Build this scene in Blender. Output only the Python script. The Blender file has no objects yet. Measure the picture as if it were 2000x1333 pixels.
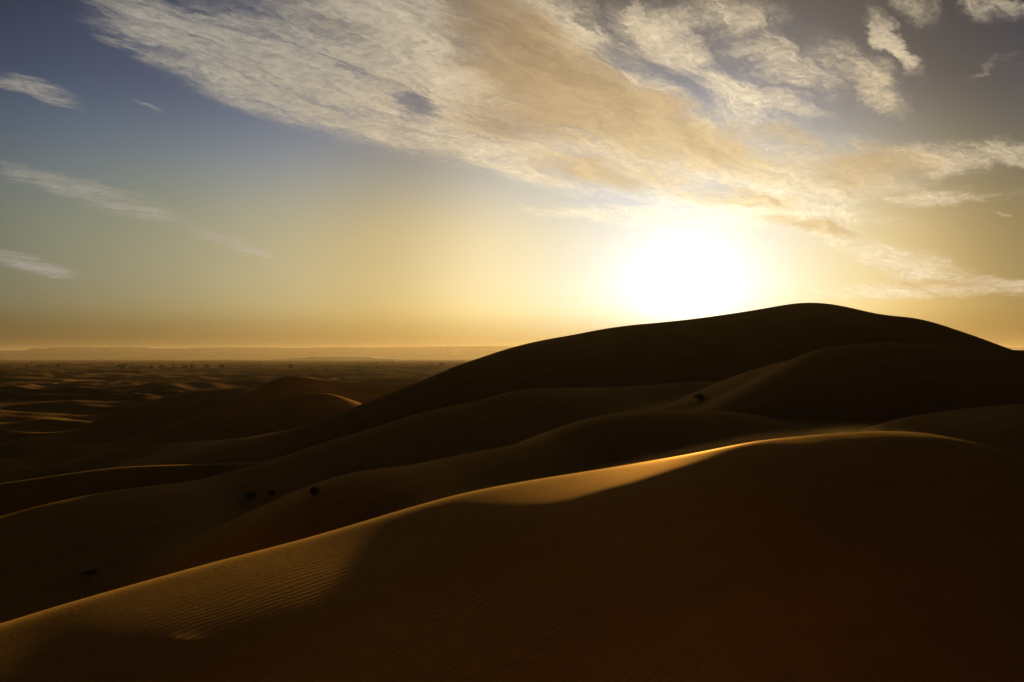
import bpy, bmesh, math, random
import numpy as np

scene = bpy.context.scene
col = scene.collection
R = math.radians

# ------------------------------------------------------------------ camera
cam = bpy.data.objects.new('camera', bpy.data.cameras.new('camera'))
col.objects.link(cam)
cam.location = (0, 0, 16)
cam.rotation_euler = (R(91.08), 0, 0)
cam.data.sensor_width = 36
cam.data.lens = 32
cam.data.clip_start = 0.1
cam.data.clip_end = 90000
scene.camera = cam

# ------------------------------------------------------------------ render / exposure
scene.render.engine = 'CYCLES'
scene.cycles.use_denoising = True
scene.cycles.max_bounces = 6
scene.cycles.diffuse_bounces = 3
scene.cycles.volume_bounces = 1
scene.cycles.transparent_max_bounces = 8
scene.cycles.sample_clamp_indirect = 4
scene.view_settings.view_transform = 'Standard'
scene.view_settings.look = 'None'
scene.view_settings.exposure = 1.0
scene.view_settings.gamma = 1
scene.view_settings.use_curve_mapping = False

# ------------------------------------------------------------------ tables (world metres, sky degrees)
DUNE_CRESTS = {
    'near': [[-6.31, 9.73, 12.87], [-5.86, 10.49, 12.9], [-5.43, 11.23, 12.94], [-4.81, 12.29, 12.98], [-4.14, 13.43, 13.01], [-3.31, 14.79, 13.04], [-2.3, 16.4, 13.12], [-1.03, 18.33, 13.23], [0.36, 20.34, 13.24], [2.25, 22.91, 13.19], [4.03, 25.21, 13.17], [6.17, 27.82, 13.19], [8.44, 30.45, 13.24], [10.17, 32.35, 13.2], [11.74, 34.01, 13.16], [13.13, 35.43, 13.1], [14.43, 36.72, 13.04], [16.16, 38.38, 12.92], [17.99, 40.06, 12.72], [20.32, 42.08, 12.29], [23.18, 44.4, 11.56], [28.31, 48.06, 9.94]],
    'right': [[16.65, 53.0, 10.05], [21.28, 57.45, 10.45], [23.18, 58.99, 10.84], [24.56, 60.0, 11.23], [25.41, 60.59, 11.48], [26.98, 61.58, 11.82], [28.53, 62.48, 12.04], [31.09, 63.76, 12.28], [34.1, 64.99, 12.5], [37.08, 66.0, 12.66], [41.62, 67.35, 12.78], [49.16, 70.0, 12.46]],
    'mid': [[-13.45, 48.04, 5.51], [-12.65, 50.17, 6.72], [-11.74, 52.35, 7.64], [-10.71, 54.58, 8.32], [-9.07, 57.77, 8.76], [-6.9, 61.48, 8.69], [-4.56, 65.0, 8.74], [-1.92, 68.51, 8.97], [1.01, 71.97, 9.18], [3.13, 74.22, 9.5], [4.91, 76.0, 10.07], [6.53, 77.51, 10.56], [8.21, 79.0, 10.94], [10.19, 80.65, 11.2], [12.09, 82.12, 11.3], [14.62, 83.97, 11.24], [18.18, 86.32, 11.06], [21.01, 88.01, 10.81], [24.19, 89.74, 10.21], [28.94, 92.03, 9.03]],
    'dark': [[15.47, 91.82, 9.04], [20.2, 97.2, 10.21], [23.22, 100.3, 10.99], [26.05, 103.01, 11.95], [29.9, 106.41, 13.37], [32.44, 108.47, 14.42], [34.86, 110.33, 15.5], [36.91, 111.81, 16.47], [38.97, 113.23, 17.15], [42.14, 115.27, 17.69], [46.36, 117.73, 17.99], [50.61, 119.95, 18.03], [54.87, 121.95, 17.85], [59.15, 123.73, 17.57], [63.44, 125.33, 17.27], [67.74, 126.78, 17.14], [72.06, 128.13, 17.08], [80.84, 130.68, 16.74], [94.85, 134.94, 16.0]],
    'shoulder': [[23.91, 112.0, 11.28], [26.81, 114.94, 12.26], [29.38, 117.45, 13.06], [32.03, 119.94, 13.91], [34.29, 122.0, 14.53], [36.61, 124.04, 15.03], [39.46, 126.46, 15.61], [41.89, 128.44, 16.07], [45.86, 131.54, 16.22], [52.0, 136.0, 16.0]],
    'long': [[-45.36, 64.78, 2.4], [-43.2, 70.09, 2.81], [-41.52, 74.08, 3.05], [-39.8, 78.01, 3.41], [-38.07, 81.8, 3.62], [-35.86, 86.41, 3.67], [-32.4, 93.15, 3.46], [-31.09, 95.56, 3.57], [-28.98, 99.33, 4.02], [-26.86, 102.93, 4.45], [-24.11, 107.39, 5.27], [-21.8, 110.95, 5.91], [-19.31, 114.63, 6.48], [-17.18, 117.65, 7.08], [-13.74, 122.28, 8.1], [-10.64, 126.23, 8.84], [-7.32, 130.23, 9.27], [-3.77, 134.26, 9.97], [0.0, 138.3, 10.8], [4.83, 143.1, 11.26], [10.85, 148.56, 11.24], [17.28, 153.75, 11.12], [27.05, 160.42, 11.49], [34.69, 164.6, 11.75], [41.94, 167.7, 11.67], [52.72, 170.55, 11.02]],
    'great': [[-60.45, 122.46, -0.34], [-57.93, 129.07, 0.07], [-55.65, 134.38, 0.55], [-52.7, 140.59, 0.93], [-49.34, 147.0, 1.32], [-44.47, 155.32, 2.14], [-37.65, 165.56, 3.82], [-29.67, 176.07, 6.8], [-20.93, 186.19, 10.35], [-16.13, 191.25, 12.45], [-11.04, 196.29, 14.68], [-6.21, 200.78, 16.34], [-2.3, 204.24, 17.67], [1.17, 207.18, 18.68], [5.94, 211.03, 19.86], [14.69, 217.6, 21.63], [25.29, 224.73, 23.65], [35.03, 230.58, 24.82], [45.15, 235.99, 25.96], [55.59, 240.89, 27.39], [66.26, 245.24, 29.05], [73.98, 247.97, 30.45], [78.64, 249.45, 31.1], [83.31, 250.82, 31.25], [87.2, 251.86, 30.96], [92.64, 253.18, 30.04], [100.37, 254.76, 28.62], [106.52, 255.76, 27.88], [112.62, 256.54, 27.26], [117.14, 256.98, 26.12], [123.09, 257.36, 24.11], [130.38, 257.52, 21.36], [137.49, 257.33, 18.32], [145.76, 256.67, 14.56], [157.56, 254.83, 9.56]],
    'peak': [[-104.25, 175.3, -5.14], [-102.13, 182.01, -4.52], [-98.49, 192.21, -4.17], [-95.9, 198.67, -3.18], [-92.0, 207.46, -3.38], [-89.83, 211.95, -3.21], [-86.32, 218.71, -2.17], [-81.02, 227.92, 0.52], [-75.0, 237.15, 3.35], [-68.94, 245.37, 7.18], [-66.36, 248.59, 9.02], [-64.12, 251.25, 10.43], [-60.66, 255.13, 10.98], [-55.61, 260.36, 10.0], [-45.44, 269.47, 8.81], [-32.86, 278.41, 7.71], [-19.25, 285.49, 6.38]],
    'hook': [[-75.98, 165.11, -1.88], [-69.4, 171.71, -0.09], [-63.57, 178.86, 1.74], [-58.59, 185.31, 3.46], [-54.55, 190.42, 4.99], [-51.72, 193.82, 6.53], [-48.75, 197.19, 7.64], [-46.53, 199.54, 7.99], [-44.04, 201.99, 8.17], [-41.35, 204.41, 8.02], [-38.35, 206.82, 7.06], [-33.07, 210.27, 4.78]],
    'low': [[-67.73, 142.0, 0.07], [-61.0, 147.26, 1.54], [-55.46, 152.0, 1.93], [-47.8, 159.14, 1.62], [-41.0, 166.0, 0.54]],
    'lefthump': [[-118.58, 195.67, -6.5], [-114.22, 203.49, -3.87], [-112.37, 207.43, -2.86], [-108.62, 216.17, -2.2], [-106.1, 222.31, -1.47], [-104.22, 226.89, -0.37], [-102.49, 231.0, 1.09], [-99.71, 237.3, 2.94], [-95.01, 246.85, 5.19], [-90.53, 254.52, 6.56], [-85.33, 261.78, 7.03], [-77.34, 269.86, 7.06], [-68.06, 275.26, 5.95]],
    'fold': [[-61.82, 104.0, 1.13], [-54.22, 108.0, 2.01], [-51.69, 109.29, 2.3], [-47.22, 111.47, 2.65], [-41.58, 114.0, 2.67], [-35.88, 116.26, 2.63], [-30.79, 118.0, 2.56]],
}
CLOUD_PATCHES = [
    [-21.62, 19.16, 6.6, 2.1, 18, 1.0],
    [-17.88, 17.62, 8.6, 2.61, 22, 1.0],
    [-12.13, 16.62, 11.04, 3.78, 18, 1.0],
    [-4.85, 15.73, 12.21, 4.18, 17, 1.0],
    [-7.74, 20.6, 14.38, 3.84, 8, 1.0],
    [0.0, 19.04, 10.0, 5.16, 12, 1.0],
    [2.59, 13.64, 10.31, 4.03, 14, 1.0],
    [10.56, 12.21, 11.1, 3.65, 8, 1.0],
    [5.81, 15.7, 8.66, 3.05, 14, 1.0],
    [17.54, 11.26, 9.23, 2.61, 2, 1.0],
    [24.31, 11.35, 6.76, 1.62, -2, 0.95],
    [28.46, 11.18, 3.4, 0.85, 4, 0.85],
    [15.78, 13.75, 6.21, 2.02, 20, 0.8],
    [1.95, 20.77, 3.22, 2.58, 10, 1.0],
    [10.58, 19.6, 4.76, 2.41, 30, 0.85],
    [13.69, 20.65, 4.7, 1.41, 10, 0.9],
    [16.99, 17.71, 4.63, 1.7, 30, 0.8],
    [20.76, 16.64, 4.07, 1.51, 40, 0.8],
    [13.67, 16.82, 3.76, 1.13, 25, 0.75],
    [23.0, 17.9, 2.49, 0.83, 52, 0.85],
    [22.15, 15.23, 2.39, 0.75, 35, 0.8],
    [17.57, 15.22, 2.61, 0.74, 25, 0.8],
    [24.38, 19.59, 2.35, 0.82, 30, 0.65],
    [28.03, 18.9, 1.71, 0.74, 40, 0.6],
    [6.78, 19.79, 2.56, 0.83, 50, 0.6],
    [14.58, 15.59, 4.68, 1.37, 25, 0.8],
    [15.15, 9.28, 9.34, 1.0, 10, 1.15],
    [19.27, 7.58, 5.79, 0.97, 22, 1.15],
    [23.18, 5.62, 5.04, 1.19, 22, 1.15],
    [26.36, 4.04, 4.62, 0.58, 4, 1.15],
    [23.17, 3.85, 5.63, 0.53, 2, 1.0],
    [25.62, 9.1, 4.94, 0.58, 2, 0.75],
    [22.52, 9.38, 0.66, 0.18, 0, 0.8],
    [28.81, 7.88, 0.57, 0.14, 0, 0.8],
    [9.29, 8.7, 10.51, 0.76, 4, 1.1],
    [1.29, 9.44, 1.55, 0.29, 10, 0.9],
    [-28.12, 14.4, 2.56, 0.68, 12, 1.1],
    [-25.1, 9.43, 5.26, 0.93, 13, 1.0],
    [-27.7, 10.06, 2.86, 0.8, 8, 0.9],
    [-16.63, 6.84, 3.4, 0.49, 18, 1.0],
    [-27.91, 5.26, 3.14, 0.48, 12, 1.0],
    [-21.87, 14.47, 1.32, 0.3, 15, 0.7],
    [28.13, 16.14, 1.42, 0.26, -15, 0.4],
]
CLOUD_THICK = [
    [-1.3, 19.91, 5.48, 3.06, 15, 0.9],
    [1.62, 16.97, 7.74, 2.74, 15, 0.95],
    [5.81, 14.65, 9.31, 2.57, 8, 1.0],
    [10.87, 12.66, 9.5, 2.53, 4, 0.95],
    [15.77, 13.45, 5.28, 1.55, 5, 0.75],
    [22.97, 13.17, 1.9, 1.25, -15, 0.9],
    [7.08, 11.4, 7.68, 1.41, 6, 0.8],
    [13.64, 9.95, 5.02, 0.94, 8, 0.7],
    [19.87, 11.41, 7.28, 1.82, 0, 0.55],
    [18.11, 7.93, 3.99, 0.55, 15, 0.8],
    [25.05, 4.09, 3.21, 0.41, 4, 0.6],
    [-11.52, 19.83, 3.79, 1.07, 15, 0.5],
]
CLOUD_GAPS = [
    [-5.97, 15.46, 1.99, 0.83, 15, 1.0],
    [6.14, 18.36, 1.92, 0.96, 10, 0.3],
]
SKY_ELEVATION = [
    [0.0, 0.0966, 0.1038, 0.1878],
    [0.6, 0.1754, 0.1864, 0.2832],
    [1.5, 0.3696, 0.3838, 0.5],
    [3.0, 1.0, 1.0, 1.0],
    [5.0, 1.2299, 1.1419, 0.9924],
    [8.0, 1.6597, 1.3567, 0.8511],
    [12.0, 1.2283, 1.1894, 1.1242],
    [16.0, 0.7195, 0.6859, 0.8061],
    [22.0, 0.5503, 0.4938, 0.5061],
    [30.0, 0.5067, 0.446, 0.4379],
]
SKY_AZIMUTH = [
    [-180, 1, 1, 1],
    [-90, 1.0366, 1.0543, 1.0978],
    [-32, 1.2619, 1.3434, 1.0866],
    [-20, 1.141, 1.1475, 0.7535],
    [-8, 1.0386, 1.0321, 1.0227],
    [4, 1.1714, 1.037, 0.6887],
    [14, 1.3903, 1.2195, 0.7819],
    [22, 1.0092, 0.8626, 0.5728],
    [30, 0.3218, 0.3192, 0.2603],
    [90, 0.6332, 0.6674, 0.7105],
    [180, 1, 1, 1],
]
SKY_SUN_ANGLE = [
    [0, 0.297, 0.6368, 3.7991],
    [3, 0.2036, 0.4238, 2.3152],
    [5, 0.1809, 0.3743, 1.9269],
    [7, 0.191, 0.3779, 1.6372],
    [10, 0.2306, 0.4174, 1.3203],
    [14, 0.3416, 0.5207, 1.1706],
    [19, 0.3197, 0.4071, 0.5801],
    [25, 0.41, 0.5313, 1.0327],
    [32, 0.3359, 0.4168, 0.8689],
    [40, 0.2759, 0.3403, 0.7083],
    [50, 0.0944, 0.1055, 0.0716],
]
HUMMOCK = [
    -3.81,
    10.4,
    0,
]
ESCARPMENT = [
    [-17096.64, 16000.0, 106.13],
    [-11697.95, 16000.0, 124.13],
    [-9538.43, 16000.0, 133.13],
    [-8998.76, 16000.0, 155.62],
    [-8368.84, 16000.0, 155.62],
    [-8279.03, 16000.0, 173.62],
    [-8189.22, 16000.0, 191.62],
    [-8099.31, 16000.0, 200.62],
    [-8045.19, 16000.0, 187.12],
    [-7937.24, 16000.0, 191.62],
    [-7901.37, 16000.0, 205.12],
    [-7199.44, 16000.0, 206.92],
    [-6227.52, 16000.0, 206.92],
    [-6173.39, 16000.0, 188.92],
    [-5534.45, 16000.0, 188.92],
    [-5471.55, 16000.0, 203.32],
    [-4319.66, 16000.0, 206.92],
    [-3599.67, 16000.0, 196.12],
    [-3239.75, 16000.0, 207.82],
    [-1799.87, 16000.0, 209.62],
    [-1349.92, 16000.0, 221.32],
    [0.0, 16000.0, 232.12],
    [2699.9, 16000.0, 241.12],
    [6299.7, 16000.0, 232.12],
    [9899.1, 16000.0, 196.12],
    [14397.17, 16000.0, 106.13],
]
TERRACE = [
    [-2328.0, 9000.0, 5.97],
    [-1999.09, 9000.0, 18.62],
    [-1963.71, 9000.0, 28.74],
    [-1366.5, 9000.0, 28.74],
    [-1315.86, 9000.0, 18.62],
    [-1012.17, 9000.0, 5.97],
]
FAR_SHRUBS = [
    [-843.11, 1523.97, 12.0, 5.14, "squat dark tree nearest the left edge of the far dune field", 0],
    [-800.58, 1502.06, 7.6, 4.22, "tiny dark tree second from the left on the far dune field", 0],
    [-750.73, 1505.41, 9.31, 5.93, "small lone dark tree third from the left on the far dune field", 0],
    [-556.38, 1303.85, 24.93, 8.07, "largest spreading tree with a twin-topped crown on the far dune field", 0],
    [-518.3, 1275.11, 17.93, 5.02, "low wide dark tree just right of the twin-topped one", 0],
    [-495.61, 1253.98, 6.35, 4.94, "little upright tree right beside the low wide one", 0],
    [-518.84, 1351.18, 9.88, 6.08, "rounded tree fourth along the row right of the twin-topped one", 0],
    [-463.95, 1289.4, 10.15, 5.8, "dark compact tree standing between wider gaps in the far row", 0],
    [-460.42, 1308.22, 5.89, 4.41, "little tree touching the compact dark one on its right", 0],
    [-434.22, 1298.05, 11.68, 5.11, "broad pale tree second from the right end of the far row", 0],
    [-419.82, 1316.99, 8.15, 6.67, "tall narrow tree at the right end of the far row", 0],
    [-315.96, 1300.95, 8.05, 6.59, "lone tree behind the tip of the pointed dark dune", 0],
    [-201.05, 987.94, 6.11, 3.33, "small round tree right of the pointed dark dune", 0],
    [-168.47, 1012.45, 14.24, 5.69, "broad domed tree between the pointed dune and the great dune", 0],
    [-115.51, 1488.73, 10.88, 6.7, "faint hazy tree right next to the great dune flank", 0],
]
NEAR_SHRUBS = [
    [-25.68, 89.81, 1.72, 0.81, "dark spreading shrub in the hollow behind the nearest crest", 0],
    [-24.1, 91.63, 0.93, 0.62, "small dark shrub right of the spreading one in the hollow", 0],
    [-11.68, 53.67, 0.72, 0.66, "grey-green upright shrub standing alone in the hollow", 1],
    [22.59, 109.27, 2.09, 0.98, "dark shrub on the saddle below the sun", 0],
    [-30.63, 66.33, 1.49, 0.45, "low dark shrub near the left edge below the long dune", 0],
]
SPECK_TREES = [
    [-589.17, 1084.87, 3.66, 1.83, "tiny dark tree speck scattered far out on the desert floor", 0],
    [-953.13, 1807.25, 6.1, 5.08, "tiny dark tree speck scattered far out on the desert floor", 0],
    [-567.56, 1115.52, 3.76, 1.88, "tiny dark tree speck scattered far out on the desert floor", 0],
    [-915.22, 1862.45, 9.43, 5.24, "tiny dark tree speck scattered far out on the desert floor", 0],
    [-742.18, 1582.82, 7.12, 2.67, "tiny dark tree speck scattered far out on the desert floor", 0],
    [-475.62, 1056.25, 2.97, 2.97, "tiny dark tree speck scattered far out on the desert floor", 0],
    [-494.67, 1154.73, 3.25, 2.6, "tiny dark tree speck scattered far out on the desert floor", 0],
    [-804.82, 1934.36, 5.44, 3.26, "tiny dark tree speck scattered far out on the desert floor", 0],
    [-752.7, 1943.01, 6.56, 3.28, "tiny dark tree speck scattered far out on the desert floor", 0],
    [-503.26, 1354.19, 6.09, 3.81, "tiny dark tree speck scattered far out on the desert floor", 0],
    [-675.4, 1934.36, 6.53, 5.44, "tiny dark tree speck scattered far out on the desert floor", 0],
    [-774.22, 2337.79, 7.89, 5.26, "tiny dark tree speck scattered far out on the desert floor", 0],
    [-574.63, 1815.32, 5.1, 3.06, "tiny dark tree speck scattered far out on the desert floor", 0],
    [-298.62, 1021.52, 4.6, 2.87, "tiny dark tree speck scattered far out on the desert floor", 0],
    [-630.22, 2273.57, 8.95, 6.39, "tiny dark tree speck scattered far out on the desert floor", 0],
    [-295.92, 1136.85, 4.48, 2.56, "tiny dark tree speck scattered far out on the desert floor", 0],
    [-237.23, 1076.44, 4.84, 1.82, "tiny dark tree speck scattered far out on the desert floor", 0],
    [-301.96, 1627.53, 7.32, 2.75, "tiny dark tree speck scattered far out on the desert floor", 0],
    [-358.57, 2406.51, 10.83, 6.77, "tiny dark tree speck scattered far out on the desert floor", 0],
    [-316.33, 2414.57, 12.22, 6.79, "tiny dark tree speck scattered far out on the desert floor", 0],
    [-263.63, 2356.1, 11.93, 3.98, "tiny dark tree speck scattered far out on the desert floor", 0],
    [-91.14, 994.56, 3.36, 2.24, "tiny dark tree speck scattered far out on the desert floor", 0],
]

# ------------------------------------------------------------------ sun
SUN_EL, SUN_AZ = 4.2, 10.8
SUN = np.array([math.sin(R(SUN_AZ)) * math.cos(R(SUN_EL)), math.cos(R(SUN_AZ)) * math.cos(R(SUN_EL)), math.sin(R(SUN_EL))])
sun = bpy.data.objects.new('sun', bpy.data.lights.new('sun', 'SUN'))
col.objects.link(sun)
sun.data.energy = 5.0
sun.data.angle = R(0.55)
sun.data.color = (1.0, 0.68, 0.26)
sun.rotation_euler = (R(90 - SUN_EL), 0, R(180 - SUN_AZ))
sun.location = (40, 200, 60)


# ------------------------------------------------------------------ node helper
class Tree:
    def __init__(self, nt):
        self.nt = nt

    def node(self, kind, **props):
        n = self.nt.nodes.new(kind)
        for k, v in props.items():
            setattr(n, k, v)
        return n

    def plug(self, sock, v):
        if isinstance(v, bpy.types.NodeSocket):
            self.nt.links.new(v, sock)
        elif v is not None:
            sock.default_value = v

    def m(self, op, a, b=None, c=None, clamp=False):
        n = self.node('ShaderNodeMath', operation=op, use_clamp=clamp)
        for s, v in zip(n.inputs, (a, b, c)):
            self.plug(s, v)
        return n.outputs[0]

    def vm(self, op, a, b=None, scale=None):
        n = self.node('ShaderNodeVectorMath', operation=op)
        self.plug(n.inputs[0], a)
        self.plug(n.inputs[1], b)
        if scale is not None:
            self.plug(n.inputs[3], scale)
        return n.outputs[1] if op in ('LENGTH', 'DOT_PRODUCT', 'DISTANCE') else n.outputs[0]

    def xyz(self, x, y=0.0, z=0.0):
        n = self.node('ShaderNodeCombineXYZ')
        for s, v in zip(n.inputs, (x, y, z)):
            self.plug(s, v)
        return n.outputs[0]

    def sep(self, v):
        n = self.node('ShaderNodeSeparateXYZ')
        self.plug(n.inputs[0], v)
        return n.outputs[0], n.outputs[1], n.outputs[2]

    def step(self, v, a, b, lo=0.0, hi=1.0):
        n = self.node('ShaderNodeMapRange', interpolation_type='SMOOTHSTEP')
        for s, q in zip(n.inputs, (v, a, b, lo, hi)):
            self.plug(s, q)
        return n.outputs[0]

    def noise(self, vec, scale=1.0, detail=4.0, rough=0.55, color=False, lac=2.0):
        n = self.node('ShaderNodeTexNoise', noise_dimensions='3D')
        self.plug(n.inputs['Vector'], vec)
        self.plug(n.inputs['Scale'], scale)
        self.plug(n.inputs['Detail'], detail)
        self.plug(n.inputs['Roughness'], rough)
        self.plug(n.inputs['Lacunarity'], lac)
        return n.outputs['Color'] if color else n.outputs[0]

    def mix(self, fac, a, b, mode='MIX'):
        n = self.node('ShaderNodeMix', data_type='RGBA', blend_type=mode)
        n.clamp_factor = True
        self.plug(n.inputs[0], fac)
        self.plug(n.inputs[6], a)
        self.plug(n.inputs[7], b)
        return n.outputs[2]

    def ramp(self, v, table, mode='B_SPLINE'):
        """colour along v from rows (v, r, g, b); values may exceed one"""
        k0, k1 = table[0][0], table[-1][0]
        top = max(max(r[1:]) for r in table)
        f = self.m('DIVIDE', self.m('SUBTRACT', v, k0), k1 - k0, clamp=True)
        n = self.node('ShaderNodeValToRGB')
        cr = n.color_ramp
        cr.interpolation = mode
        while len(cr.elements) < len(table):
            cr.elements.new(0.5)
        for e, r in zip(cr.elements, table):
            e.position = (r[0] - k0) / (k1 - k0)
        for e, r in zip(cr.elements, table):
            e.color = (r[1] / top, r[2] / top, r[3] / top, 1)
        self.plug(n.inputs[0], f)
        return self.vm('SCALE', n.outputs[0], scale=top)


# ------------------------------------------------------------------ sky
world = bpy.data.worlds.new('World')
scene.world = world
world.use_nodes = True
world.cycles.sampling_method = 'MANUAL'
world.cycles.sample_map_resolution = 512
wt = Tree(world.node_tree)
bg = world.node_tree.nodes['Background']
SKY = 0.05
tc = wt.node('ShaderNodeTexCoord')
dvec = wt.vm('NORMALIZE', tc.outputs['Generated'])
dx, dy, dz = wt.sep(dvec)
el = wt.m('MULTIPLY', wt.m('ARCSINE', dz), 57.29578)
az = wt.m('MULTIPLY', wt.m('ARCTAN2', dx, dy), 57.29578)
gam = wt.m('MULTIPLY', wt.m('ARCCOSINE', wt.m('MINIMUM', wt.vm('DOT_PRODUCT', dvec, tuple(SUN)), 1.0)), 57.29578)
nish = wt.node('ShaderNodeTexSky', sky_type='NISHITA', sun_disc=False)
nish.sun_elevation = R(SUN_EL)
nish.sun_rotation = R(SUN_AZ)
nish.dust_density = 1.0
clear = wt.vm('MULTIPLY', wt.ramp(az, SKY_AZIMUTH), wt.vm('MULTIPLY', nish.outputs[0], wt.ramp(el, SKY_ELEVATION)))

clear = wt.vm('MULTIPLY', clear, wt.ramp(gam, SKY_SUN_ANGLE + [[66, 0.046, 0.049, 0.052], [95, 0.036, 0.038, 0.042], [180, 0.028, 0.03, 0.032]]))
# cloud deck: streets of high cloud running towards azimuth 36 degrees
up = wt.m('ADD', wt.m('MAXIMUM', dz, 0.0), 0.07)
px, py = wt.m('DIVIDE', dx, up), wt.m('DIVIDE', dy, up)
ca, sa = math.cos(R(36)), math.sin(R(36))
cs = wt.m('ADD', wt.m('MULTIPLY', px, sa), wt.m('MULTIPLY', py, ca))
ct = wt.m('SUBTRACT', wt.m('MULTIPLY', px, ca), wt.m('MULTIPLY', py, sa))
w1 = wt.noise(wt.xyz(wt.m('MULTIPLY', cs, 1.1), wt.m('MULTIPLY', ct, 2.2), 3.1), 1.0, 8.0, 0.66, color=True)
wa, wb, _ = wt.sep(w1)
amp = wt.m('ADD', wt.m('MULTIPLY', wt.m('MAXIMUM', el, 0.0), 0.16), 0.25)
waz = wt.m('ADD', az, wt.m('MULTIPLY', wt.m('SUBTRACT', wa, 0.5), wt.m('MULTIPLY', amp, 3.2)))
wel = wt.m('ADD', el, wt.m('MULTIPLY', wt.m('SUBTRACT', wb, 0.5), wt.m('MULTIPLY', amp, 1.6)))
wpos = wt.xyz(waz, wel, 0.0)


def patches(rows, r0, r1):
    out = None
    for cx, cy, a, b, ang, strength in rows:
        mp = wt.node('ShaderNodeMapping', vector_type='TEXTURE')
        wt.plug(mp.inputs[0], wpos)
        mp.inputs[1].default_value = (cx, cy, 0)
        mp.inputs[2].default_value = (0, 0, -R(ang))
        mp.inputs[3].default_value = (a, b, 1)
        v = wt.step(wt.vm('LENGTH', mp.outputs[0]), r1, r0, 0.0, strength)
        out = v if out is None else wt.m('MAXIMUM', out, v)
    return out


bank = wt.m('MAXIMUM', patches(CLOUD_PATCHES[:13], 0.25, 1.3), patches(CLOUD_PATCHES[13:], 0.05, 1.5))
gaps = patches(CLOUD_GAPS, 0.5, 1.2)
thick = patches(CLOUD_THICK, 0.2, 1.4)
def flow(fs, ft, seed, detail, rough, bend=0.0):
    t_ = ct if not bend else wt.m('ADD', ct, wt.m('MULTIPLY', wt.m('SUBTRACT', wa, 0.5), bend))
    return wt.noise(wt.xyz(wt.m('MULTIPLY', cs, fs), wt.m('MULTIPLY', t_, ft), seed), 1.0, detail, rough)


streak = flow(1.1, 4.6, 7.7, 10.0, 0.66, 0.5)
fibre = flow(9.0, 36.0, 1.3, 7.0, 0.68, 0.5)
puff = flow(40.0, 60.0, 8.3, 4.0, 0.65, 0.4)
soft = flow(0.75, 3.4, 4.4, 7.0, 0.58, 0.5)
wisp = wt.m('SUBTRACT', 1.0, wt.m('MULTIPLY', wt.m('ABSOLUTE', wt.m('SUBTRACT', flow(2.2, 10.0, 2.9, 8.0, 0.62, 0.9), 0.5)), 3.2))
grain = wt.m('ADD', wt.m('MULTIPLY', fibre, 0.6), wt.m('MULTIPLY', puff, 0.4))
body = wt.m('SUBTRACT', wt.m('MULTIPLY', bank, 1.0), wt.m('MULTIPLY', gaps, 0.55))
dens = wt.m('ADD', body, wt.m('MULTIPLY', wt.m('SUBTRACT', streak, 0.48), 2.6))
dens = wt.m('ADD', dens, wt.m('MULTIPLY', wt.m('SUBTRACT', grain, 0.5), 1.3))
dens = wt.m('ADD', dens, wt.m('MULTIPLY', wt.m('SUBTRACT', wisp, 0.72), 0.7))
dens = wt.m('MULTIPLY', dens, wt.step(body, 0.0, 0.75))
alpha = wt.m('MULTIPLY', wt.step(dens, 0.0, 1.5), 0.96)
veil = wt.step(wt.m('ADD', thick, wt.m('MULTIPLY', wt.m('SUBTRACT', soft, 0.5), 1.2)), 0.1, 0.85)
veil = wt.m('MULTIPLY', veil, wt.step(wt.m('ADD', body, wt.m('MULTIPLY', wt.m('SUBTRACT', streak, 0.5), 1.2)), 0.3, 0.85))
alpha = wt.m('MAXIMUM', alpha, wt.m('MULTIPLY', veil, 0.88))
alpha = wt.m('MULTIPLY', alpha, wt.step(el, 0.6, 3.0))
deep = wt.m('ADD', wt.m('MULTIPLY', thick, 1.1), wt.m('MULTIPLY', wt.m('SUBTRACT', soft, 0.5), 1.6))
deep = wt.m('MULTIPLY', wt.step(deep, 0.0, 0.95), wt.step(wt.m('ADD', dens, veil), 0.3, 0.9))
CLOUD_THIN = [[0, 2.4, 2.2, 1.7], [4, 1.5, 1.32, 0.95], [7, 1.2, 1.05, 0.76], [11, 1.0, 0.85, 0.58], [16, 0.76, 0.62, 0.41], [22, 0.56, 0.475, 0.34], [30, 0.44, 0.40, 0.325], [40, 0.34, 0.325, 0.285], [60, 0.17, 0.17, 0.17], [120, 0.05, 0.055, 0.06]]
CLOUD_DEEP = [[0, 1.2, 1.0, 0.6], [4, 1.0, 0.8, 0.46], [7, 0.86, 0.66, 0.35], [11, 0.72, 0.51, 0.25], [16, 0.5, 0.345, 0.18], [22, 0.34, 0.25, 0.155], [30, 0.25, 0.20, 0.145], [40, 0.18, 0.165, 0.14], [60, 0.09, 0.09, 0.09], [120, 0.03, 0.035, 0.04]]
ccol = wt.mix(deep, wt.ramp(gam, CLOUD_THIN), wt.ramp(gam, CLOUD_DEEP))
tex = wt.step(wt.m('ADD', wt.m('MULTIPLY', grain, 0.8), wt.m('MULTIPLY', streak, 0.2)), 0.3, 0.75, -0.3, 0.22)
ccol = wt.vm('SCALE', ccol, scale=wt.m('ADD', 1.0, wt.m('MULTIPLY', tex, wt.m('SUBTRACT', 1.0, wt.m('MULTIPLY', deep, 0.45)))))
ccol = wt.vm('SCALE', ccol, scale=wt.m('ADD', 1.0, wt.m('MULTIPLY', wt.m('SUBTRACT', flow(1.3, 6.5, 6.1, 6.0, 0.6, 0.7), 0.5), wt.m('ADD', 0.25, wt.m('MULTIPLY', deep, 0.75)))))
skycol = wt.mix(alpha, wt.vm('SCALE', clear, scale=SKY), wt.vm('SCALE', ccol, scale=0.5))
wt.plug(bg.inputs[0], wt.vm('SCALE', skycol, scale=1 / SKY))
bg.inputs[1].default_value = SKY


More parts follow.
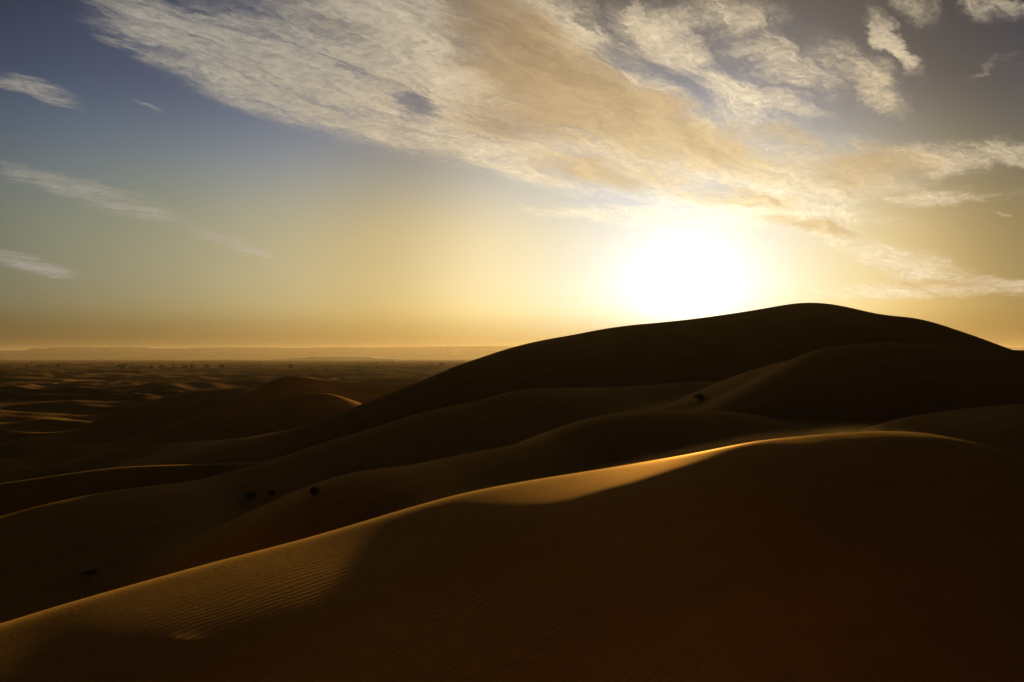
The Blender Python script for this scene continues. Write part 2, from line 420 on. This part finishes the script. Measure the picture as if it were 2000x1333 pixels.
# ------------------------------------------------------------------ numpy terrain
_rng = np.random.RandomState(11)
_perm = _rng.permutation(512)
_grad = _rng.uniform(-1, 1, (512, 2))


def gnoise(x, y, seed=0):
    xi = np.floor(x).astype(np.int64)
    yi = np.floor(y).astype(np.int64)
    fx, fy = x - xi, y - yi
    ux, uy = fx * fx * fx * (fx * (fx * 6 - 15) + 10), fy * fy * fy * (fy * (fy * 6 - 15) + 10)

    def g(ix, iy, ax, ay):
        h = _perm[(_perm[(ix + seed * 17) % 512] + iy) % 512]
        return _grad[h, 0] * ax + _grad[h, 1] * ay
    a, b = g(xi, yi, fx, fy), g(xi + 1, yi, fx - 1, fy)
    c, d = g(xi, yi + 1, fx, fy - 1), g(xi + 1, yi + 1, fx - 1, fy - 1)
    return (a * (1 - ux) + b * ux) * (1 - uy) + (c * (1 - ux) + d * ux) * uy


def sstep(a, b, v):
    t = np.clip((v - a) / (b - a), 0, 1)
    return t * t * (3 - 2 * t)


def spline(xk, yk):
    """natural cubic spline with straight-line ends"""
    n = len(xk)
    h = np.diff(xk)
    A = np.zeros((n, n))
    rhs = np.zeros(n)
    A[0, 0] = A[-1, -1] = 1
    for i in range(1, n - 1):
        A[i, i - 1], A[i, i], A[i, i + 1] = h[i - 1], 2 * (h[i - 1] + h[i]), h[i]
        rhs[i] = 6 * ((yk[i + 1] - yk[i]) / h[i] - (yk[i] - yk[i - 1]) / h[i - 1])
    M = np.linalg.solve(A, rhs)

    def f(x):
        i = np.clip(np.searchsorted(xk, x, 'right') - 1, 0, n - 2)
        xc = np.clip(x, xk[0], xk[-1])
        a, b = xk[i + 1] - xc, xc - xk[i]
        y = (M[i] * a ** 3 + M[i + 1] * b ** 3) / (6 * h[i]) + (yk[i] / h[i] - M[i] * h[i] / 6) * a + (yk[i + 1] / h[i] - M[i + 1] * h[i] / 6) * b
        s0 = (yk[1] - yk[0]) / h[0] - h[0] * M[1] / 6
        s1 = (yk[-1] - yk[-2]) / h[-1] + h[-1] * M[-2] / 6
        return y + np.minimum(x - xk[0], 0) * s0 + np.maximum(x - xk[-1], 0) * s1
    return f


ERF_X = np.linspace(0, 8, 1600)
ERF_Y = np.concatenate([[0], np.cumsum(0.5 * (np.exp(-ERF_X[1:] ** 2) + np.exp(-ERF_X[:-1] ** 2)) * np.diff(ERF_X))])


class Dune:
    """a ridge: crest line over a straight axis, a face towards the camera and one away"""

    def __init__(self, crest, near, far, fall=(0.12, 0.12)):
        c = np.array(crest, float)
        self.o = c[0, :2]
        ax = c[-1, :2] - c[0, :2]
        self.ax = ax / np.linalg.norm(ax)
        self.nrm = np.array([self.ax[1], -self.ax[0]])
        u = (c[:, :2] - self.o) @ self.ax
        v = (c[:, :2] - self.o) @ self.nrm
        keep = np.r_[True, np.diff(u) > 0.02]
        u, v, z = u[keep], v[keep], c[keep, 2]
        self.u0, self.u1 = u[0], u[-1]
        self.vf, self.zf = spline(u, v), spline(u, z)
        self.near, self.far, self.fall = near, far, fall

    def uv(self, x, y):
        qx, qy = x - self.o[0], y - self.o[1]
        u = qx * self.ax[0] + qy * self.ax[1]
        v = qx * self.nrm[0] + qy * self.nrm[1]
        uc = np.clip(u, self.u0, self.u1)
        e = 0.5
        t = (self.vf(uc + e) - self.vf(uc - e)) / (2 * e)
        return u, (v - self.vf(u)) / np.sqrt(1 + t * t)

    def z(self, x, y):
        u, v = self.uv(x, y)
        uc = np.clip(u, self.u0, self.u1)
        e0, e1 = np.maximum(self.u0 - u, 0), np.maximum(u - self.u1, 0)
        top = self.zf(uc) - self.fall[0] * e0 - self.fall[1] * e1 - 0.012 * (e0 * e0 + e1 * e1)
        if len(self.near) > 2:
            # brink, then a gently steepening face: (brink slope, face slope, reach left, reach right)
            m1, mf, ra, rb = self.near
            w = np.maximum(v, 0)
            q = w / (ra + (rb - ra) * sstep(0, 14, u))
            reach = ra + (rb - ra) * sstep(0, 14, u)
            m1 = m1 * (0.65 + 0.35 * sstep(4, 14, u))
            a = m1 * (w - 0.12 * (1 - np.exp(-w / 0.12))) + mf * reach * (q - np.interp(q, ERF_X, ERF_Y))
        else:
            s, r = self.near
            a = s * (np.sqrt(v * v + r * r) - r)
        s, r = self.far
        b = s * (np.sqrt(v * v + r * r) - r)
        return top - np.where(v > 0, a, b)


#            key         near (slope, round)  far (slope, round)
SHAPES = {
    'near': ((0.13, 0.50, 4.6, 3.0), (0.52, 0.6)),
    'right': ((0.03, 0.5, 35.0, 35.0), (0.45, 3.0)),
    'mid': ((0.40, 4.0), (0.40, 3.0)),
    'dark': ((0.46, 4.0), (0.45, 4.0)),
    'shoulder': ((0.42, 2.5), (0.40, 4.0)),
    'long': ((0.30, 4.0), (0.45, 2.0)),
    'great': ((0.48, 4.0), (0.46, 2.5)),
    'peak': ((0.58, 1.6), (0.40, 2.5)),
    'hook': ((0.5, 1.6), (0.42, 1.8)),
    'low': ((0.24, 3.0), (0.30, 2.0)),
    'lefthump': ((0.50, 1.2), (0.35, 3.0)),
    'fold': ((0.45, 1.5), (0.30, 2.0)),
}
dunes = {k: Dune(DUNE_CRESTS[k], *SHAPES[k]) for k in SHAPES}
dunes['camera'] = Dune([[-60, -4, 12], [-20, -1.5, 14], [0, -0.8, 14.35], [20, -1.5, 14.2], [60, -6, 12.5]], (0.3, 6.0), (0.62, 1.0))


def plain(x, y):
    """far desert floor: low dunes with sharp crests, dying out towards the horizon"""
    d = np.hypot(x, y)
    ax, ay = x * 0.86 - y * 0.5, x * 0.5 + y * 0.86
    wx = gnoise(x / 90, y / 90, 5) * 40
    wy = gnoise(x / 90, y / 90, 6) * 40
    r1 = 1 - np.abs(gnoise((ax + wx) / 95, (ay + wy) / 45, 1)) * 2.2
    r2 = 1 - np.abs(gnoise((ax + wx) / 48, (ay + wy) / 24, 2)) * 2.2
    b = gnoise(x / 260, y / 260, 3)
    amp = sstep(185, 330, d) * (1 - sstep(1400, 5200, d))
    h = (4.2 * np.maximum(r1, 0) ** 1.6 + 2.3 * np.maximum(r2, 0) ** 1.5) * (0.55 + 0.9 * np.clip(b + 0.35, 0, 1)) - 3.2
    return h * amp - 7.0 * (1 - sstep(200, 420, d)) + 5.2 * (1 - sstep(62, 120, d)) - 1.0 * sstep(3000, 9000, d)


def smax(a, b, k):
    h = np.maximum(k - np.abs(a - b), 0) / k
    return np.maximum(a, b) + h * h * k * 0.25


def relief(x, y):
    d = np.hypot(x, y)
    f = sstep(40, 150, d)
    return 0.010 * gnoise(x / 5.5, y / 5.5, 8) + f * (0.18 * gnoise(x / 21, y / 21, 9) + 0.05 * gnoise(x / 8, y / 8, 10))


def softness(x, y):
    return np.clip(0.02 * np.hypot(x, y), 0.35, 5.0)


def mound(x, y):
    """small wind-cut hummock on the near slope"""
    qx, qy = x - HUMMOCK[0], y - HUMMOCK[1]
    s, t = qx * 0.94 + qy * 0.34, -qx * 0.34 + qy * 0.94
    lee = np.exp(-(np.maximum(s, 0) / 0.24) ** 2 - (np.minimum(s, 0) / 0.11) ** 2)
    side = np.where(t > 0, np.exp(-(t / 0.17) ** 2), np.exp(-(t / 0.06) ** 2))
    return 0.007 * lee * side


def fields(x, y):
    out = {k: dn.z(x, y) for k, dn in dunes.items()}
    out['plain'] = plain(x, y)
    return out


def ground_z(x, y):
    x, y = np.atleast_1d(np.asarray(x, float)), np.atleast_1d(np.asarray(y, float))
    k = softness(x, y)
    tot = None
    for v in fields(x, y).values():
        tot = v if tot is None else smax(tot, v, k)
    return tot + relief(x, y) + mound(x, y)


def sheet_z(x, y, key):
    """height of one sheet: the blended terrain where this ridge is on top, under it elsewhere"""
    k = softness(x, y)
    fl = fields(x, y)
    own = fl.pop(key)
    oth = None
    for v in fl.values():
        oth = v if oth is None else smax(oth, v, k)
    under = oth - own
    z = smax(own, oth, k) + relief(x, y) + mound(x, y)
    dip = np.maximum(under, 0)
    return z - np.minimum(0.35 * dip * dip / (0.2 + dip), 3.0), under


# ------------------------------------------------------------------ mesh helpers
def mesh_obj(name, verts, faces, mat, parent=None, uv=None, smooth=True):
    me = bpy.data.meshes.new(name)
    verts = np.asarray(verts, np.float32)
    faces = np.asarray(faces, np.int32)
    me.vertices.add(len(verts))
    me.vertices.foreach_set('co', verts.ravel())
    n = faces.shape[1]
    me.loops.add(faces.size)
    me.loops.foreach_set('vertex_index', faces.ravel())
    me.polygons.add(len(faces))
    me.polygons.foreach_set('loop_start', np.arange(0, faces.size, n, dtype=np.int32))
    me.polygons.foreach_set('use_smooth', np.full(len(faces), smooth))
    me.update(calc_edges=True)
    if uv is not None:
        lay = me.uv_layers.new(name='UVMap')
        lay.data.foreach_set('uv', np.asarray(uv, np.float32)[faces.ravel()].ravel())
    me.materials.append(mat)
    o = bpy.data.objects.new(name, me)
    col.objects.link(o)
    o.parent = parent
    return o


def tag(o, label=None, category=None, group=None, kind=None):
    for k, v in (('label', label), ('category', category), ('group', group), ('kind', kind)):
        if v:
            o[k] = v
    return o


def grid_faces(nu, nv):
    i = np.arange(nu * nv).reshape(nu, nv)
    return np.stack([i[:-1, :-1], i[1:, :-1], i[1:, 1:], i[:-1, 1:]], -1).reshape(-1, 4)


# ------------------------------------------------------------------ materials
def new_mat(name):
    m = bpy.data.materials.new(name)
    m.use_nodes = True
    return m, Tree(m.node_tree), m.node_tree.nodes['Principled BSDF']


def sand_material(name, ripples):
    m, t, b = new_mat(name)
    nt = m.node_tree
    nt.nodes.remove(b)
    tcn = t.node('ShaderNodeTexCoord')
    pos = tcn.outputs['Object']
    u, v, _ = t.sep(tcn.outputs['UV'])
    big = t.noise(pos, 0.06, 4, 0.55)
    fine = t.noise(pos, 3.0, 6, 0.65)
    wind = t.noise(t.xyz(t.m('MULTIPLY', u, 0.035), t.m('MULTIPLY', v, 0.55), 4.0), 1.0, 6, 0.62)
    f = t.m('ADD', t.m('ADD', t.m('MULTIPLY', big, 0.35), t.m('MULTIPLY', fine, 0.25)), t.m('MULTIPLY', wind, 0.4))
    colr = t.mix(t.step(f, 0.36, 0.64), (0.37, 0.204, 0.041, 1), (0.55, 0.315, 0.067, 1))
    grain = t.noise(pos, 14.0, 5, 0.7)
    h = t.m('MULTIPLY', grain, 0.004)
    if ripples:
        wob = t.noise(t.xyz(t.m('MULTIPLY', u, 0.22), t.m('MULTIPLY', v, 0.45), 2.0), 1.0, 3, 0.5)
        wob2 = t.noise(t.xyz(t.m('MULTIPLY', u, 1.1), t.m('MULTIPLY', v, 2.0), 5.0), 1.0, 2, 0.5)
        ph = t.m('ADD', v, t.m('ADD', t.m('MULTIPLY', wob, 0.9), t.m('MULTIPLY', wob2, 0.09)))
        ph = t.m('ADD', ph, t.m('MULTIPLY', u, 0.05))
        cyc = t.m('FRACT', t.m('DIVIDE', ph, 0.1))
        wave = t.m('MULTIPLY', t.step(cyc, 0.0, 0.68), t.step(cyc, 0.68, 1.0, 1.0, 0.0))
        patch = t.noise(t.xyz(t.m('MULTIPLY', u, 0.10), t.m('MULTIPLY', v, 0.28), 9.0), 1.0, 4, 0.6)
        mask = t.m('MULTIPLY', t.step(patch, 0.34, 0.62), t.step(v, 0.4, 2.2, 0.12, 1.0))
        wave = t.m('MULTIPLY', wave, mask)
        h = t.m('ADD', h, t.m('MULTIPLY', wave, 0.0045))
        # ripple shading painted into the colour: darker tops keep ripples visible in shade
        colr = t.mix(t.m('MULTIPLY', wave, 0.4), colr, (0.21, 0.108, 0.026, 1))
    bp = t.node('ShaderNodeBump')
    bp.inputs['Strength'].default_value = 1.0
    bp.inputs['Distance'].default_value = 1.0
    t.plug(bp.inputs['Height'], h)
    dif = t.node('ShaderNodeBsdfDiffuse')
    t.plug(dif.inputs['Color'], colr)
    dif.inputs['Roughness'].default_value = 0.0
    t.plug(dif.inputs['Normal'], bp.outputs[0])
    gls = t.node('ShaderNodeBsdfGlossy')
    gls.inputs['Color'].default_value = (1.0, 0.62, 0.24, 1)
    gls.inputs['Roughness'].default_value = 0.6
    t.plug(gls.inputs['Normal'], bp.outputs[0])
    mx = t.node('ShaderNodeMixShader')
    mx.inputs[0].default_value = 0.12
    nt.links.new(dif.outputs[0], mx.inputs[1])
    nt.links.new(gls.outputs[0], mx.inputs[2])
    nt.links.new(mx.outputs[0], nt.nodes['Material Output'].inputs[0])
    return m


SAND_RIPPLED = sand_material('rippled_sand', True)
SAND = sand_material('sand', False)


def plain_material():
    m, t, b = new_mat('desert_floor')
    pos = t.node('ShaderNodeTexCoord').outputs['Object']
    big = t.noise(pos, 0.004, 5, 0.6)
    mid = t.noise(pos, 0.03, 5, 0.6)
    f = t.m('ADD', t.m('MULTIPLY', big, 0.6), t.m('MULTIPLY', mid, 0.4))
    gravel = t.mix(t.step(f, 0.4, 0.6), (0.13, 0.075, 0.032, 1), (0.28, 0.15, 0.055, 1))
    t.plug(b.inputs['Base Color'], t.mix(t.step(t.vm('LENGTH', pos), 180.0, 420.0), (0.45, 0.255, 0.053, 1), gravel))
    b.inputs['Roughness'].default_value = 1.0
    b.inputs['Specular IOR Level'].default_value = 0.0
    return m


# ------------------------------------------------------------------ dunes
def spread(lo, hi, n, tight):
    """values from lo to hi, dense around zero"""
    t = np.linspace(-1, 1, n)
    a = np.sinh(t * tight) / math.sinh(tight)
    return np.where(a < 0, a * -lo, a * hi)


def dune_sheet(name, key, du, vlo, vhi, nv, tight, mat, label, ext=(10, 10), margin=1.2):
    dn = dunes[key]
    us = np.arange(dn.u0 - ext[0], dn.u1 + ext[1] + du, du)
    vs = spread(vlo, vhi, nv, tight)
    U, V = np.meshgrid(us, vs, indexing='ij')
    # step off the crest at a right angle to the axis
    W = V + dn.vf(U)
    x = dn.o[0] + U * dn.ax[0] + W * dn.nrm[0]
    y = dn.o[1] + U * dn.ax[1] + W * dn.nrm[1]
    z, under = sheet_z(x.ravel(), y.ravel(), key)
    verts = np.stack([x.ravel(), y.ravel(), z], -1)
    faces = grid_faces(len(us), nv)
    ok = (under[faces].min(axis=1) < margin)
    faces = faces[ok]
    used = np.unique(faces)
    remap = np.full(len(verts), -1)
    remap[used] = np.arange(len(used))
    uv = np.stack([U.ravel(), V.ravel()], -1)[used]
    o = mesh_obj(name, verts[used], remap[faces], mat, uv=uv)
    return tag(o, label, 'dune', kind='structure')


dune_sheet('sand_dune', 'near', 0.12, -14, 24, 300, 2.6, SAND_RIPPLED, 'nearest rippled sand dune with a glowing crest sweeping up across the foreground', (8, 20), 0.6)
dune_sheet('sand_dune', 'right', 0.3, -30, 40, 170, 2.4, SAND_RIPPLED, 'soft sand dune swelling at the right edge behind the nearest crest', (30, 30), 0.8)
dune_sheet('sand_dune', 'camera', 0.6, -20, 30, 90, 1.5, SAND, 'sand slope dropping away below the viewpoint', (0, 0), 1.0)
dune_sheet('sand_dune', 'mid', 0.3, -35, 50, 190, 2.8, SAND, 'rounded middle sand dune just behind the nearest glowing crest', (35, 30), 1.0)
dune_sheet('sand_dune', 'dark', 0.4, -40, 60, 180, 2.6, SAND, 'dark domed sand dune at right in front of the great dune', (30, 30), 1.2)
dune_sheet('sand_dune', 'shoulder', 0.5, -45, 45, 140, 2.6, SAND, 'narrow sand shoulder leaning on the left flank of the dark dome', (35, 25), 1.2)
dune_sheet('sand_dune', 'long', 0.4, -40, 80, 220, 2.8, SAND, 'long low sand dune running from the left edge to the foot of the great dune', (60, 40), 1.2)
dune_sheet('sand_dune', 'great', 0.6, -90, 100, 220, 2.8, SAND, 'great sand dune on the skyline below the setting sun', (50, 60), 1.5)
dune_sheet('sand_dune', 'peak', 0.9, -60, 60, 140, 2.4, SAND, 'pointed dark sand dune left of the great dune with a thin lit crest', (40, 40), 1.5)
dune_sheet('sand_dune', 'hook', 0.6, -45, 45, 140, 2.4, SAND, 'sand ridge with a bright hooked tip below the pointed dark dune', (30, 30), 1.5)
dune_sheet('sand_dune', 'low', 0.6, -40, 40, 110, 2.4, SAND, 'faint low sand swell between the hooked ridge and the great dune foot', (30, 30), 1.2)
dune_sheet('sand_dune', 'lefthump', 0.9, -60, 60, 140, 2.4, SAND, 'broad dark sand ridge at the left below the far dune field', (40, 40), 1.5)
dune_sheet('sand_dune', 'fold', 0.5, -40, 40, 110, 2.4, SAND, 'shallow sand fold at the left just behind the long low dune', (40, 30), 1.2)

# desert floor to the horizon
def stretched(lo, hi, n, step):
    """grid lines: even near zero, then growing outwards"""
    def half(L, n):
        a, b = 1e-4, 40.0
        t = np.linspace(0, 1, n)
        for _ in range(80):
            k = 0.5 * (a + b)
            if L * math.sinh(k / (n - 1)) / math.sinh(k) > step:
                a = k
            else:
                b = k
        return L * np.sinh(k * t) / math.sinh(k)
    n1 = max(8, int(n * 0.5)) if lo < 0 else 0
    if lo < 0:
        return np.r_[-half(-lo, n1)[::-1][:-1], half(hi, n - n1 + 1)]
    return lo + half(hi - lo, n)


gx = stretched(-26000, 26000, 760, 2.0)
gx = np.sort(gx - 110 * np.exp(-(gx / 3000) ** 2))
gy = np.unique(np.r_[np.linspace(-4000, -10, 14), stretched(0, 34000, 760, 1.8)])
X, Y = np.meshgrid(gx, gy, indexing='ij')
zg, und = sheet_z(X.ravel(), Y.ravel(), 'plain')
fc = grid_faces(len(gx), len(gy))
fc = fc[und[fc].min(axis=1) < 6.0]
PLAIN = plain_material()
o = mesh_obj('desert_ground', np.stack([X.ravel(), Y.ravel(), zg], -1), fc, PLAIN)
tag(o, 'far flat desert floor with low dunes reaching the horizon', 'desert', kind='structure')


# ------------------------------------------------------------------ tableland on the horizon
def rock_material():
    m, t, b = new_mat('desert_rock')
    pos = t.node('ShaderNodeTexCoord').outputs['Object']
    s = t.noise(t.vm('MULTIPLY', pos, (0.002, 0.002, 0.03)), 1.0, 6, 0.6)
    t.plug(b.inputs['Base Color'], t.mix(s, (0.14, 0.09, 0.055, 1), (0.26, 0.17, 0.10, 1)))
    b.inputs['Roughness'].default_value = 0.9
    return m


ROCK = rock_material()


def tableland(name, profile, depth, label, steep=0.5):
    """flat-topped hill from a top line of (x, y, z) points"""
    p = np.array(profile)
    n = 500
    x = np.linspace(p[0, 0], p[-1, 0], n)
    yc = np.interp(x, p[:, 0], p[:, 1])
    top = np.interp(x, p[:, 0], p[:, 2])
    top = top + 3.0 * gnoise(x / 400, x * 0 + 0.3, 3)
    offs = np.array([-1.0, -0.62, -0.5, -0.47, -0.3, 0.3, 0.6, 1.0])
    hgt = np.array([0.0, 0.34, 0.62, 0.97, 1.0, 1.0, 0.6, 0.0])
    vs = []
    for f, h in zip(offs, hgt):
        gul = gnoise(x / 350, x * 0 + f * 7, 4) * depth * 0.16 + gnoise(x / 120, x * 0 + f * 5, 7) * depth * 0.05
        vs.append(np.stack([x, yc + f * depth + gul, -8 + (top + 8) * h], -1))
    v = np.stack(vs, 1).reshape(-1, 3)
    o = mesh_obj(name, v, grid_faces(n, len(offs)), ROCK, smooth=False)
    return tag(o, label, 'hill', kind='structure')


tableland('tableland', ESCARPMENT, 900, 'hazy flat-topped escarpment along the whole horizon')
tableland('low_hill', TERRACE, 500, 'low pale terrace in front of the escarpment')

# ------------------------------------------------------------------ haze
def haze_box():
    m = bpy.data.materials.new('haze')
    m.use_nodes = True
    nt = m.node_tree
    nt.nodes.clear()
    out = nt.nodes.new('ShaderNodeOutputMaterial')
    v = nt.nodes.new('ShaderNodeVolumePrincipled')
    v.inputs['Color'].default_value = (0.40, 0.33, 0.235, 1)
    v.inputs['Density'].default_value = HAZE_DENSITY
    v.inputs['Anisotropy'].default_value = 0.56
    nt.links.new(v.outputs[0], out.inputs['Volume'])
    x0, x1, y0, y1, z0, z1 = -28000, 28000, -4500, 35000, -40, 260
    vs = [(x, y, z) for x in (x0, x1) for y in (y0, y1) for z in (z0, z1)]
    fs = [(0, 1, 3, 2), (4, 6, 7, 5), (0, 4, 5, 1), (2, 3, 7, 6), (0, 2, 6, 4), (1, 5, 7, 3)]
    o = mesh_obj('haze', vs, fs, m, smooth=False)
    tag(o, 'golden dusty haze filling the air over the desert', 'haze', kind='stuff')


HAZE_DENSITY = 2.6e-5
haze_box()


# ------------------------------------------------------------------ shrubs and trees
def leaf_material(name, a, b_):
    m, t, b = new_mat(name)
    f = t.noise(t.node('ShaderNodeTexCoord').outputs['Object'], 6.0, 3, 0.6)
    t.plug(b.inputs['Base Color'], t.mix(t.step(f, 0.35, 0.65), a, b_))
    b.inputs['Roughness'].default_value = 0.7
    b.inputs['Specular IOR Level'].default_value = 0.2
    return m


LEAF_DARK = leaf_material('tamarisk_leaf', (0.035, 0.040, 0.018, 1), (0.065, 0.065, 0.030, 1))
LEAF_GREY = leaf_material('grey_green_leaf', (0.10, 0.095, 0.045, 1), (0.20, 0.18, 0.09, 1))
BARK = leaf_material('bark', (0.05, 0.035, 0.022, 1), (0.09, 0.065, 0.04, 1))


def tube(path, radii, sides=6):
    """tapered limb along a list of points"""
    path = [np.array(p, float) for p in path]
    vs, fs = [], []
    for i, (p, r) in enumerate(zip(path, radii)):
        d = path[min(i + 1, len(path) - 1)] - path[max(i - 1, 0)]
        d /= np.linalg.norm(d) + 1e-9
        a = np.cross(d, (0.3, 1, 0.2))
        a /= np.linalg.norm(a)
        b = np.cross(d, a)
        for k in range(sides):
            t = 2 * math.pi * k / sides
            vs.append(p + r * (math.cos(t) * a + math.sin(t) * b))
    for i in range(len(path) - 1):
        for k in range(sides):
            n = (k + 1) % sides
            fs.append((i * sides + k, i * sides + n, (i + 1) * sides + n, (i + 1) * sides + k))
    return vs, fs


def shrub(name, x, y, width, height, label, category, leaf, seed, leaves=420, group=None, leafsize=0.075, stemmy=0.35, lobes=6):
    rng = np.random.RandomState(seed)
    base = float(ground_z(x, y)[0]) - 0.02 * height
    root = bpy.data.objects.new(name, None)
    col.objects.link(root)
    root.location = (x, y, base)
    tag(root, label, category, group)
    # limbs fanning from the ground to each leaf lobe
    cen, rad, vs, fs = [], [], [], []
    for i in range(lobes):
        a = 2 * math.pi * (i + rng.uniform(-.3, .3)) / lobes
        q = rng.uniform(0.12, 0.62)
        c = np.array([math.cos(a) * q * width * 0.5, math.sin(a) * q * width * 0.5, height * rng.uniform(0.28, 0.72) * (1 - 0.35 * q)])
        r = np.array([width * rng.uniform(0.17, 0.27), width * rng.uniform(0.17, 0.27), height * rng.uniform(0.2, 0.32)])
        c[2] = min(c[2], height - r[2] * 0.9)
        cen.append(c)
        rad.append(r)
        mid = c * (0.5, 0.5, 0.55) + rng.normal(0, 0.03, 3) * width
        v, f = tube([(c[0] * 0.08, c[1] * 0.08, -0.04 * height), mid, c], [0.035 * height, 0.024 * height, 0.010 * height])
        o_ = len(vs)
        vs += v
        fs += [tuple(k + o_ for k in q4) for q4 in f]
    for i in range(16):
        a, q = rng.uniform(0, 2 * math.pi), rng.uniform(0.3, 1.0)
        tip = np.array([math.cos(a) * q * width * 0.55, math.sin(a) * q * width * 0.55, height * rng.uniform(0.55, 1.15) * (1.1 - 0.5 * q)])
        v, f = tube([(0, 0, 0), tip * (0.4, 0.4, 0.55), tip], [0.014 * height, 0.010 * height, 0.004 * height], 4)
        o_ = len(vs)
        vs += v
        fs += [tuple(k + o_ for k in q4) for q4 in f]
    mesh_obj('trunk', vs, fs, BARK, root)
    # leaves: small bent sprays through each lobe's volume
    n = leaves
    li = rng.randint(0, lobes, n)
    d = rng.normal(0, 1, (n, 3))
    d /= np.linalg.norm(d, axis=1)[:, None]
    p = np.array(cen)[li] + d * np.array(rad)[li] * (rng.uniform(0.25, 1.12, n) ** 0.6)[:, None]
    p[:, 2] = np.maximum(p[:, 2], 0.02 * height)
    s = leafsize * height * rng.uniform(0.6, 1.5, n)
    t = d + rng.normal(0, 0.7, (n, 3)) + (0, 0, 0.4)
    t /= np.linalg.norm(t, axis=1)[:, None]
    w = np.cross(t, rng.normal(0, 1, (n, 3)))
    w /= np.linalg.norm(w, axis=1)[:, None] + 1e-9
    S = s[:, None]
    q = np.stack([p - t * S, p + w * S * 0.42, p + t * S, p - w * S * 0.42], 1).reshape(-1, 3)
    f = np.arange(4 * n).reshape(n, 4)
    mesh_obj('crown', q, f, leaf, root, smooth=False)
    return root


for i, (x, y, w, h, lab, kind) in enumerate(FAR_SHRUBS):
    w, h = w * 1.2, h * 1.2
    shrub('tamarisk_tree', x, y, w, h, lab, 'tree', LEAF_DARK, 50 + i, leaves=520, group='dark trees dotted over the far dune field', lobes=5 + (i * 3) % 5)
for i, (x, y, w, h, lab, kind) in enumerate(SPECK_TREES):
    shrub('tamarisk_tree', x, y, w, h, lab, 'tree', LEAF_DARK, 150 + i, leaves=260, group='tiny scattered trees', lobes=5)
for i, (x, y, w, h, lab, kind) in enumerate(NEAR_SHRUBS):
    shrub('desert_shrub', x, y, w, h, lab, 'shrub', LEAF_GREY, 90 + i, leaves=1500, group='desert shrubs among the nearer dunes', leafsize=0.05, lobes=9)


# ------------------------------------------------------------------ sand blowing off the nearest crest
def blowing_sand():
    dn = dunes['near']
    c = np.array(DUNE_CRESTS['near'])
    u_of = (c[:, :2] - dn.o) @ dn.ax
    us = np.arange(u_of[7], u_of[19], 0.4)
    n = len(us)
    k = (us - us[0]) / (us[-1] - us[0])
    env = np.clip(k / 0.5, 0.03, 1) * np.clip((1 - k) / 0.22, 0.03, 1)
    gust = 0.75 + 0.5 * (gnoise(us / 3.0, us * 0 + 0.5, 2) + 0.3)
    hgt = 0.55 * env * gust
    wid = 0.6 * env
    rings = []
    for off, up_ in ((0.12, -0.05), (0.02, 0.06), (-0.45, 0.55), (-0.75, 1.0), (-1.1, 0.55), (-1.6, 0.0), (-1.1, -0.4)):
        v = off * wid
        W = v + dn.vf(us)
        x = dn.o[0] + us * dn.ax[0] + W * dn.nrm[0]
        y = dn.o[1] + us * dn.ax[1] + W * dn.nrm[1]
        z = dn.zf(us) + relief(x, y) + up_ * hgt
        rings.append(np.stack([x, y, z], -1))
    v = np.stack(rings, 1)
    m_ = v.shape[1]
    vs = v.reshape(-1, 3)
    fs = []
    for i in range(n - 1):
        for j in range(m_):
            j2 = (j + 1) % m_
            fs.append((i * m_ + j, i * m_ + j2, (i + 1) * m_ + j2, (i + 1) * m_ + j))
    bm = bmesh.new()
    bv = [bm.verts.new(p) for p in vs]
    for f in fs:
        bm.faces.new([bv[k_] for k_ in f])
    bm.faces.new([bv[k_] for k_ in range(m_)])
    bm.faces.new([bv[(n - 1) * m_ + k_] for k_ in range(m_)])
    bmesh.ops.recalc_face_normals(bm, faces=bm.faces)
    me = bpy.data.meshes.new('blowing_sand')
    bm.to_mesh(me)
    bm.free()
    m = bpy.data.materials.new('blowing_sand')
    m.use_nodes = True
    nt = m.node_tree
    nt.nodes.clear()
    out = nt.nodes.new('ShaderNodeOutputMaterial')
    vol = nt.nodes.new('ShaderNodeVolumePrincipled')
    vol.inputs['Color'].default_value = (0.9, 0.68, 0.36, 1)
    t = Tree(nt)
    pos = t.node('ShaderNodeTexCoord').outputs['Object']
    zz = t.sep(pos)[2]
    top = float(c[7:19, 2].mean())
    puffs = t.noise(t.vm('MULTIPLY', pos, (0.5, 0.5, 2.5)), 1.0, 3, 0.6)
    t.plug(vol.inputs['Density'], t.m('MULTIPLY', t.step(zz, top + 0.42, top - 0.08, 0.0, 0.007), t.step(puffs, 0.3, 0.7, 0.25, 1.0)))
    vol.inputs['Anisotropy'].default_value = 0.6
    nt.links.new(vol.outputs[0], out.inputs['Volume'])
    me.materials.append(m)
    o = bpy.data.objects.new('blowing_sand', me)
    col.objects.link(o)
    tag(o, 'thin golden veil of sand blowing off the nearest dune crest', 'blowing sand', kind='stuff')


blowing_sand()
